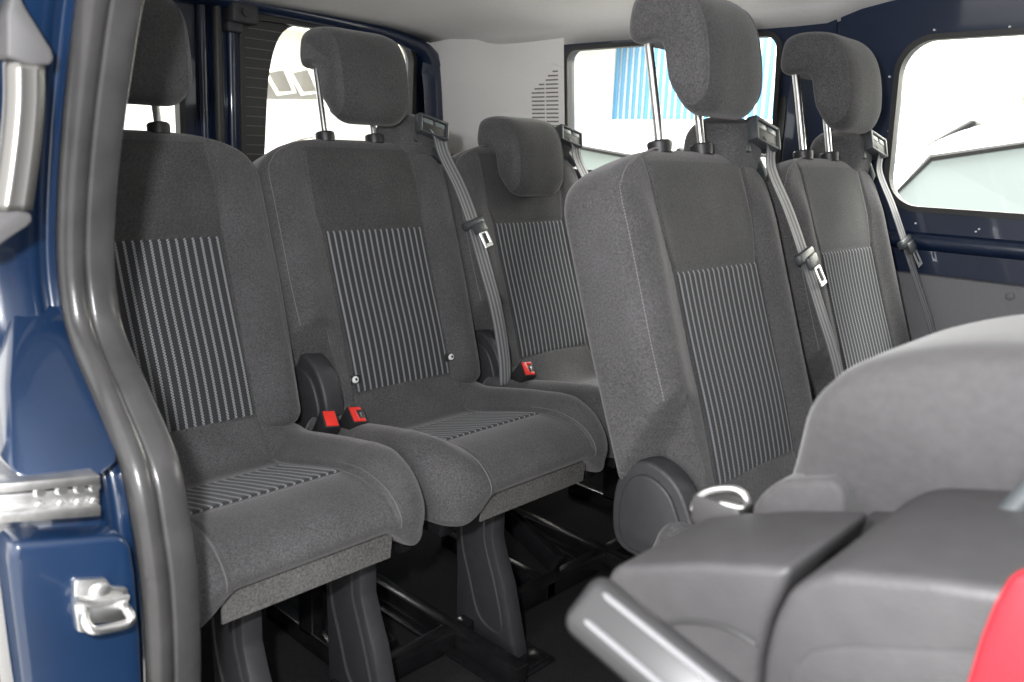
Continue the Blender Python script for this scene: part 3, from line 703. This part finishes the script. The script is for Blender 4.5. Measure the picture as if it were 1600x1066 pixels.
# bulb
bm = bmesh.new(); tube(bm, sp, 0.0148, 16); vp(bm_obj('door_seal', bm, MT['rubber'], angle=80))
V = []
for i, p in enumerate(sp):
    for dy, dx in ((0.010, 0.000), (0.013, 0.009), (0.018, 0.0115), (0.032, 0.010), (0.044, 0.008), (0.048, 0.002), (0.046, -0.02)):
        V.append((p[0]+dx-0.002, p[1]+dy, p[2]))
vp(mesh_obj('door_seal_lip', V, grid_faces(len(sp), 7), MT['rubber']))
# painted jamb: channel beside the seal, face, rounded outer corner, outer skin
V = []; UV = []
def yo(z): return -0.372-0.030*float(sm((0.80-z)/0.25))
for p in sp:
    X, z = p[0], p[2]; Y = yo(z); w = Y+0.292
    for f, dx in ((0, -0.022), (0.03, -0.030), (0.10, -0.034), (0.18, -0.026), (0.30, -0.020), (0.5, -0.019), (0.72, -0.020), (0.86, -0.022), (0.95, -0.028), (1.0, -0.042)):
        V.append((X+dx, -0.292+w*f, z))
    for e, dx in ((0.004, -0.06), (0.006, -0.12), (0.006, -0.5), (0.0, -0.9)): V.append((X+dx, Y-e, z))
    V.append((X-0.9, -0.25, z)); V.append((X-0.03, -0.25, z))
vp(mesh_obj('door_jamb', V, grid_faces(len(sp), 16), MT['blue']))
# inner lining of the near wall behind the jamb (out of sight of the camera)
V = [(x, -0.262, z) for z in (0.05, 1.40) for x in (-0.78, 0.40)]
vp(mesh_obj('near_side_trim', V, [(0, 1, 3, 2)], MT['grey'], smooth=False))
# jamb pressings: upper pad ending above the track, lower pad carrying the striker
def xj(py): # jamb face X at an image row near the middle of the jamb
    return float(np.interp(py, [s[1] for s in SEAL], [at(px, y, 1, -0.283)[0] for px, y in SEAL]))
def jpoly(pts, dx, X=None): 
    out = []
    for px, py in pts: out.append(at(px, py, 0, X))
    return out
XR = 0.700
def slopedpad(name, pts, Xb, Xt, ytop, ybot, th, bev):
    P = []
    for px, py in pts:
        k = (py-ytop)/(ybot-ytop); P.append(at(px, py, 0, Xt+(Xb-Xt)*min(max(k, 0), 1)))
    return vp(prism_obj(name, P, (-th, 0, 0), MT['blue'], None, bev, 4))
slopedpad('jamb_pressing', [(20, 470), (110, 480), (128, 560), (165, 640), (186, 700), (186, 722), (160, 744), (40, 752), (16, 735), (10, 600)], 0.712, 0.52, 470, 745, 0.05, 0.010)
slopedpad('jamb_pressing', [(22, 850), (190, 838), (206, 850), (214, 900), (222, 1000), (226, 1120), (230, 1300), (60, 1300), (44, 1120), (24, 960), (14, 880)], 0.735, 0.735, 840, 1300, 0.05, 0.008)
# sliding track end: bright folded steel channel
def track(a, b, hgt, X, th, name, m=MT['steel']):
    (ax, ay), (bx, by) = a, b
    P = [at(ax, ay, 0, X), at(bx, by, 0, X), at(bx, by+hgt, 0, X), at(ax, ay+hgt, 0, X)]
    return vp(prism_obj(name, P, (-th, 0, 0), m, None, 0.0016, 2))
track((-60, 762), (157, 743), 15, 0.728, 0.03, 'slide_track'); track((-60, 780), (156, 760), 34, 0.712, 0.015, 'slide_track', MT['steel']); track((-60, 806), (158, 790), 17, 0.728, 0.03, 'slide_track')
for px in (62, 96, 124, 148):
    for dy, rr_ in ((0, 0.0062), (22, 0.0048)):
        c = at(px, 768+dy+(62-px)*0.085, 0, 0.7135); vp(tube_obj('track_hole', [c, c+np.array([0.0035, 0, 0])], [rr_, rr_*0.7], MT['chrome'], None, 12))
# striker: stamped plate, screw and bent wire loop
XS = 0.742
P = [at(px, py, 0, XS) for px, py in ((116, 912), (122, 907), (166, 905), (176, 918), (200, 920), (202, 935), (203, 965), (196, 972), (140, 976), (136, 990), (122, 988), (116, 950))]
st = vp(prism_obj('striker_plate', P, (-0.008, 0, 0), MT['steel'], None, 0.0015, 2))
c = at(156, 925, 0, XS); vp(tube_obj('striker_screw', [c, c+np.array([0.004, 0, 0]), c+np.array([0.005, 0, 0])], [0.010, 0.0095, 0.008], MT['steel'], None, 18))
P = [at(px, py, 0, XS+dx) for px, py, dx in ((133, 950, -0.004), (132, 965, 0.010), (138, 980, 0.018), (150, 985, 0.020), (175, 981, 0.020), (198, 975, 0.020), (205, 966, 0.018), (200, 955, 0.010), (194, 946, -0.004))]
vp(tube_obj('striker_loop', spline(P, 40), 0.0048, MT['chrome'], None, 12))
P = [at(px, py, 0, XS+0.006) for px, py in ((118, 938), (150, 942), (200, 934))]; vp(tube_obj('striker_fold', spline(P, 12), 0.0042, MT['steel'], None, 10))

# ------------------------------------------------------------------ open sliding door edge with its pull handle
sd = empty('sliding_door', (0.3, -0.47, 0.1), 'open blue sliding door at the picture edge with silver pull handle', 'door')
def sp_(o): o.parent = sd; o.matrix_parent_inverse = Matrix.Translation((-0.3, 0.47, -0.1)); return o
XH = 0.66
P = [at(px, py, 0, XH) for px, py in ((-70, -150), (30, -150), (22, 0), (8, 180), (2, 400), (6, 600), (10, 750), (22, 950), (34, 1100), (34, 1300), (-70, 1300))]
sp_(prism_obj('door_edge', [p+np.array([-0.01, -0.012, 0]) for p in P], (-0.06, -0.03, 0), MT['blue'], None, 0.008, 3))
P = [at(px, py, 0, XH+0.01) for px, py in ((10, 90), (10, 20), (24, -30), (40, 10), (62, 45), (82, 78), (86, 92), (80, 102), (50, 104))]
sp_(prism_obj('handle_bracket', P, (-0.034, 0, 0), MT['handle_end'], None, 0.005, 3))
P = [at(px, py, 0, XH+0.01) for px, py in ((-60, 330), (0, 328), (30, 326), (50, 334), (52, 346), (44, 354), (20, 370), (-5, 388), (-60, 400))]
sp_(prism_obj('handle_bracket', P, (-0.034, 0, 0), MT['handle_end'], None, 0.005, 3))
Q = spline([at(px, py, 0, XH+0.0) for px, py in ((38, 100), (38, 160), (33, 220), (26, 275), (18, 328))], 24)
V = []
for p in Q:
    for a in np.linspace(0, 2*math.pi, 20, endpoint=False):
        ca, sa = math.cos(a), math.sin(a); r = 0.0235*(1-0.20*math.exp(-((math.degrees(a)-62) % 360/14)**2))
        V.append(p+np.array([sa*0.016*(1-0.28*max(0, 1-abs(ca)/0.35)*(sa > 0)), ca*0.0178, 0]))
sp_(mesh_obj('pull_handle', V, grid_faces(24, 20, True)+[tuple(range(20)), tuple(23*20+k for k in range(20))], MT['handle']))

# ------------------------------------------------------------------ folded seat in the foreground
fs = empty('folded_seat', (1.3, 0.095, 0.05), 'folded-down near seat of the front row, blurred grey plastic back in the foreground', 'seat')
def fp_(o): o.parent = fs; o.matrix_parent_inverse = Matrix.Translation((-1.3, -0.095, -0.05)); return o
A = lambda pts, Y: [at(px, py, 1, Y) for px, py in pts]
def cover(name, pts, Y, dep, bev, m, seg=4): return fp_(prism_obj(name, A(pts, Y), (0, dep, 0), m, None, bev, seg))
cover('side_cover', [(962, 884), (1100, 880), (1236, 888), (1222, 930), (1203, 970), (1188, 1030), (1182, 1100), (1182, 1400), (1040, 1400), (985, 1100), (960, 1000), (947, 930), (946, 900)], -0.14, 0.135, 0.013, MT['cover'])
cover('side_cover', [(1262, 905), (1300, 893), (1450, 905), (1660, 934), (1660, 1400), (1184, 1400), (1184, 1110), (1190, 1030), (1205, 972), (1228, 925)], -0.152, 0.20, 0.013, MT['cover'])
cover('cover_panel', [(1224, 1400), (1224, 1085), (1238, 1042), (1268, 1018), (1320, 1010), (1500, 1018), (1660, 1030), (1660, 1400)], -0.1535, 0.02, 0.0012, MT['cover'], 2)
P = spline(A([(1000, 985), (1060, 972), (1110, 975), (1150, 988), (1182, 1008)], -0.1415), 20); fp_(tube_obj('cover_seam', P, 0.0012, MT['gasket'], None, 6))
# raised lid at the back of the covers
fp_(prism_obj('hinge_lid', A([(1300, 842), (1482, 850), (1488, 880), (1310, 876)], -0.02), (0, 0.08, 0), MT['cover'], None, 0.004, 3))
# folded backrest, a thick rounded pad
hump = [(1178, 818), (1196, 770), (1214, 728), (1232, 686), (1252, 640), (1278, 604), (1312, 578), (1360, 560), (1430, 546), (1520, 538), (1640, 540), (1700, 546), (1700, 900), (1178, 900)]
H2 = spline(A(hump, 0.035), 70, True); cx = H2.mean(0)
V = []; secs = [(0.0, 0.86), (0.006, 0.93), (0.018, 0.975), (0.04, 0.995), (0.09, 1.0), (0.20, 1.0), (0.235, 0.99), (0.255, 0.965), (0.268, 0.92), (0.272, 0.86)]
for dy, k in secs:
    for p in H2:
        d = p-cx; L = np.linalg.norm(d); q = cx+d*max((L-(1-k)*0.16)/L, 0.2)+np.array([0, dy-0.012, 0]); q[1] += 0.040*float(sm((0.85-q[2])/0.12))*(1-dy/0.272); V.append(q)
n = len(H2); F = grid_faces(len(secs), n, True)+[tuple(range(n)), tuple((len(secs)-1)*n+k for k in range(n))]
fp_(mesh_obj('folded_backrest', V, F, MT['fold']))
# shelf of the pad that runs down to the covers
cover('pad_shelf', [(1172, 800), (1184, 776), (1215, 752), (1300, 748), (1320, 770), (1322, 830), (1172, 830)], 0.032, 0.10, 0.020, MT['fold'])
# release lever; the bright ridge colour stands for its two highlight lines
L0, L1 = at(932, 955, 1, -0.20), at(1120, 1110, 1, -0.20); L0 = np.array(L0); L1 = np.array(L1); d = L1-L0; ln = np.linalg.norm(d); d /= ln
view = (L0+L1)/2-CAM; view /= np.linalg.norm(view); side = np.cross(d, view); side /= np.linalg.norm(side); nr_ = np.cross(side, d)
if nr_ @ view > 0: nr_ = -nr_
Rm = Matrix((d, side, nr_)).transposed()
bm = bmesh.new(); rbox(bm, (L0+L1)/2+d*0.02, (ln+0.07, 0.046, 0.026), 0.0125, Rm, 5); lv = fp_(bm_obj('release_lever', bm, mat('lever_plastic', (0.024, 0.024, 0.025), 0.32)))
for o_ in (-0.0095, 0.0115):
    bm = bmesh.new(); tube(bm, [L0+side*o_+nr_*0.010, L0+d*0.01+side*o_+nr_*0.0125, L1+side*o_+nr_*0.0125+d*0.04], 0.0026, 8); r_ = bm_obj('lever_ridge', bm, mat('lever_ridge_highlight', (0.22, 0.22, 0.23), 0.3, 0.5)); fp_(r_)
# red tag hanging at the right edge
P = A([(1578, 902), (1604, 893), (1680, 890), (1680, 1400), (1470, 1400), (1500, 1100), (1530, 1000), (1552, 945)], -0.172)
fp_(prism_obj('red_tag', P, (0, 0.010, 0), MT['redtag'], None, 0.004, 3))
# support bar and bright latch wire
fp_(tube_obj('support_bar', [at(1640, 735, 1, 0.0), at(1548, 838, 1, -0.01)], 0.0085, MT['plastic_blue'], None, 14))
c = at(1520, 832, 1, -0.03); fp_(tube_obj('bar_pivot', [c-np.array([0.012, 0, 0]), c+np.array([0.012, 0, 0])], 0.006, MT['steel'], None, 12))
P = [at(px, py, 1, 0.02) for px, py in ((1082, 796), (1086, 784), (1098, 772), (1118, 765), (1145, 764), (1162, 772), (1168, 786), (1160, 794), (1130, 788), (1108, 792))]
fp_(tube_obj('latch_wire', spline(P, 40), 0.0032, MT['chrome'], None, 8))
fp_(box_obj('latch_block', at(1128, 800, 1, 0.03), (0.05, 0.03, 0.03), MT['cover'], None, 0.006))
# base under the folded seat down to the floor
fp_(box_obj('seat_base', (1.30, 0.10, 0.30), (0.22, 0.30, 0.30), MT['blackmetal'], None, 0.02)); 
for y in (0.0, 0.2): fp_(box_obj('base_leg', (1.32, y, 0.10), (0.16, 0.035, 0.098), MT['plastic_dk'], None, 0.006))

# ------------------------------------------------------------------ outside, seen through the panes
bm = bmesh.new(); bmesh.ops.create_grid(bm, x_segments=1, y_segments=1, size=60)
for v in bm.verts: v.co.z = -0.52
gr = bm_obj('ground', bm, mat('pale_concrete', (0.55, 0.54, 0.52), 0.9, noise=0.1, nscale=2), None, False); gr['kind'] = 'structure'
WHT = mat('white_render', (0.86, 0.85, 0.82), 0.9); CRM = mat('cream_frame', (0.84, 0.81, 0.70), 0.8); BLU = mat('blue_sheet', (0.06, 0.19, 0.33), 0.7); DRK = mat('grey_roof_sheet', (0.10, 0.095, 0.085), 0.9)
# showroom building on the far side
bl = empty('showroom', (0, 7, -0.52), 'overexposed white showroom wall with cream beam and post beyond the far windows', 'building')
def bp_(o): o.parent = bl; o.matrix_parent_inverse = Matrix.Translation((0, -7, 0.52)); return o
bp_(box_obj('wall', (-3, 7.2, 1.6), (24, 0.3, 4.24), WHT, None, 0.01))
bp_(box_obj('beam', (2.2, 6.86, 2.06), (7.6, 0.3, 0.9), CRM, None, 0.01)); bp_(box_obj('post', (-0.33, 6.9, 0.55), (0.17, 0.2, 2.13), CRM, None, 0.01)); bp_(box_obj('post', (-1.62, 6.9, 0.9), (0.12, 0.2, 2.8), BLU, None, 0.01))
wp = at(955, 100, 1, 6.95)[0]; we = at(1246, 100, 1, 6.95)[0]
n = 26
for i in range(n):
    x = wp+(we-wp)*(i+0.3)/n
    bp_(box_obj('blue_slat', (x, 7.035, 2.3), ((we-wp)/n*(0.50 if i % 5 else 0.66), 0.03, 1.75), BLU, None, 0.004))
bp_(box_obj('ledge', ((wp+we)/2, 6.90, 1.40), (we-wp+0.6, 0.12, 0.06), WHT, None, 0.01))
# open canopy behind the van: beams, skylight frames, posts
cp = empty('canopy', (-6, 4, -0.52), 'pale open canopy with framed roof panels behind the rear window', 'canopy')
def cq(o): o.parent = cp; o.matrix_parent_inverse = Matrix.Translation((6, -4, 0.52)); return o
cq(box_obj('roof_sheet', (-6.4, 4.3, 2.48), (5.4, 9, 0.08), CRM, None, 0.01))
for x in (-4.2, -5.0, -5.9, -6.8, -7.8): cq(box_obj('roof_beam', (x, 4.3, 2.33), (0.10, 9, 0.16), CRM, None, 0.008))
P0, P1 = at(398, 112, 0, -6.3), at(660, 100, 0, -6.3); Q0, Q1 = at(398, 155, 0, -6.3), at(660, 158, 0, -6.3)
cq(prism_obj('fascia', [P0, P1, Q1, Q0], (-0.05, 0, 0), DRK, None, 0.004, 1))
for i in range(6):
    x0 = 414+i*38; pts = [at(x0, 112, 0, -6.22), at(x0+20, 147, 0, -6.22), at(x0+46, 144, 0, -6.22), at(x0+30, 106, 0, -6.22), at(x0, 112, 0, -6.22)]
    cq(tube_obj('panel_frame', pts, 0.018, CRM, None, 6))
for px in (574, 478): 
    q = at(px, 200, 0, -7.5); cq(box_obj('post', (q[0], q[1], 0.95), (0.12, 0.10, 2.94), CRM, None, 0.01))
bw = empty('rear_building', (-14, 6, -0.52), 'plain white building wall far behind the canopy', 'building')
o = box_obj('wall', (-14, 6, 1.2), (0.3, 22, 3.44), WHT, None, 0.01); o.parent = bw; o.matrix_parent_inverse = Matrix.Translation((14, -6, 0.52))

GL = mat('car_glass', (0.22, 0.26, 0.25), 0.1, spec=0.8); TY = mat('tyre', (0.02, 0.02, 0.02), 0.8); RIM = mat('rim', (0.6, 0.6, 0.6), 0.3, 0.8)
def car(loc, rz, col, label, h=1.0):
    t = empty('parked_car', loc, label, 'car', 'cars parked around the van'); t.rotation_euler[2] = rz
    paint = mat('car_paint', col, 0.3, coat=1.0)
    low = spline([(-2.05, 0.28), (-2.12, 0.55), (-2.02, 0.86), (-1.2, 0.96), (0.0, 0.98), (1.15, 0.98), (1.75, 0.86), (2.10, 0.70), (2.14, 0.42), (2.0, 0.24), (0, 0.20)], 60, True)
    secs = [(-0.88, 0.90), (-0.86, 0.97), (-0.80, 1.0), (0.80, 1.0), (0.86, 0.97), (0.88, 0.90)]; c0 = np.array([0, 0.55]); V = []
    for y, k in secs:
        for p in low: q = c0+(p-c0)*np.array([1-(1-k)*0.3, k]); V.append((q[0], y, q[1]*h))
    n = len(low); mesh_obj('body', V, grid_faces(6, n, True)+[tuple(range(n)), tuple(5*n+k for k in range(n))], paint, t)
    cab = spline([(-1.75, 0.93), (-1.52, 1.28), (-1.20, 1.44), (-0.5, 1.50), (0.2, 1.46), (0.62, 1.30), (1.18, 0.95)], 40)
    V = []; F = []
    for y, k in ((-0.80, 0.0), (-0.60, 1.0), (0.60, 1.0), (0.80, 0.0)):
        for x, z in cab: V.append((x*(1-0.03*k), y if k else y, (z if k else 0.93+0.0*(z))*h) if k else (x, y, 0.93*h))
    mesh_obj('cabin', V, grid_faces(4, 40), paint, t)
    # panes: windscreen, rear screen, side windows
    def pane(pts): 
        o = mesh_obj('window_pane', pts, [tuple(range(len(pts)))], GL, t, smooth=False)
        tube_obj('window_trim', list(pts)+[pts[0], pts[1]], 0.018, TY, o, 6); return o
    for s in (-1, 1):
        for x0, x1 in ((-1.35, -0.42), (-0.34, 0.72)):
            zt = lambda x: float(np.interp(x, cab[:, 0], cab[:, 1]))-0.07
            P = []
            for x, k in ((x0, 0), (x1, 0), (min(x1, 0.45), 1), (x0+0.08, 1)):
                z = (zt(x) if k else 1.0); f = (z-0.93)/(float(np.interp(x, cab[:, 0], cab[:, 1]))-0.93); P.append((x, s*(0.835-0.2*f), z*h))
            pane(P)
    for a, b in ((0.30, 1.02), (-1.36, -1.66)):
        z = lambda x: float(np.interp(x, cab[:, 0], cab[:, 1]))
        e = 0.012*np.sign(a); P = [(a+e, -0.56, (z(a)+0.012)*h), (a+e, 0.56, (z(a)+0.012)*h), (b+e, 0.62, (z(b)+0.012)*h), (b+e, -0.62, (z(b)+0.012)*h)]
        pane(P)
    for x in (-1.32, 1.32):
        for y in (-0.80, 0.80):
            w = tube_obj('wheel', [(x, y-0.1, 0.31), (x, y-0.09, 0.31), (x, y+0.09, 0.31), (x, y+0.1, 0.31)], [0.26, 0.31, 0.31, 0.26], TY, t, 20)
            tube_obj('rim', [(x, y-0.105, 0.31), (x, y+0.105, 0.31)], 0.19, RIM, w, 16)
    return t
car((0.55, 4.4, -0.52), math.radians(188), (0.55, 0.56, 0.56), 'silver car showing its curved roof in the far side window', 1.22)
car((-2.35, 4.2, -0.52), math.radians(172), (0.12, 0.12, 0.12), 'dark car with low roofline behind the low headrest seat', 1.14)
car((-4.3, 2.9, -0.52), math.radians(100), (0.5, 0.52, 0.52), 'pale car standing right behind the rear door window', 1.04)
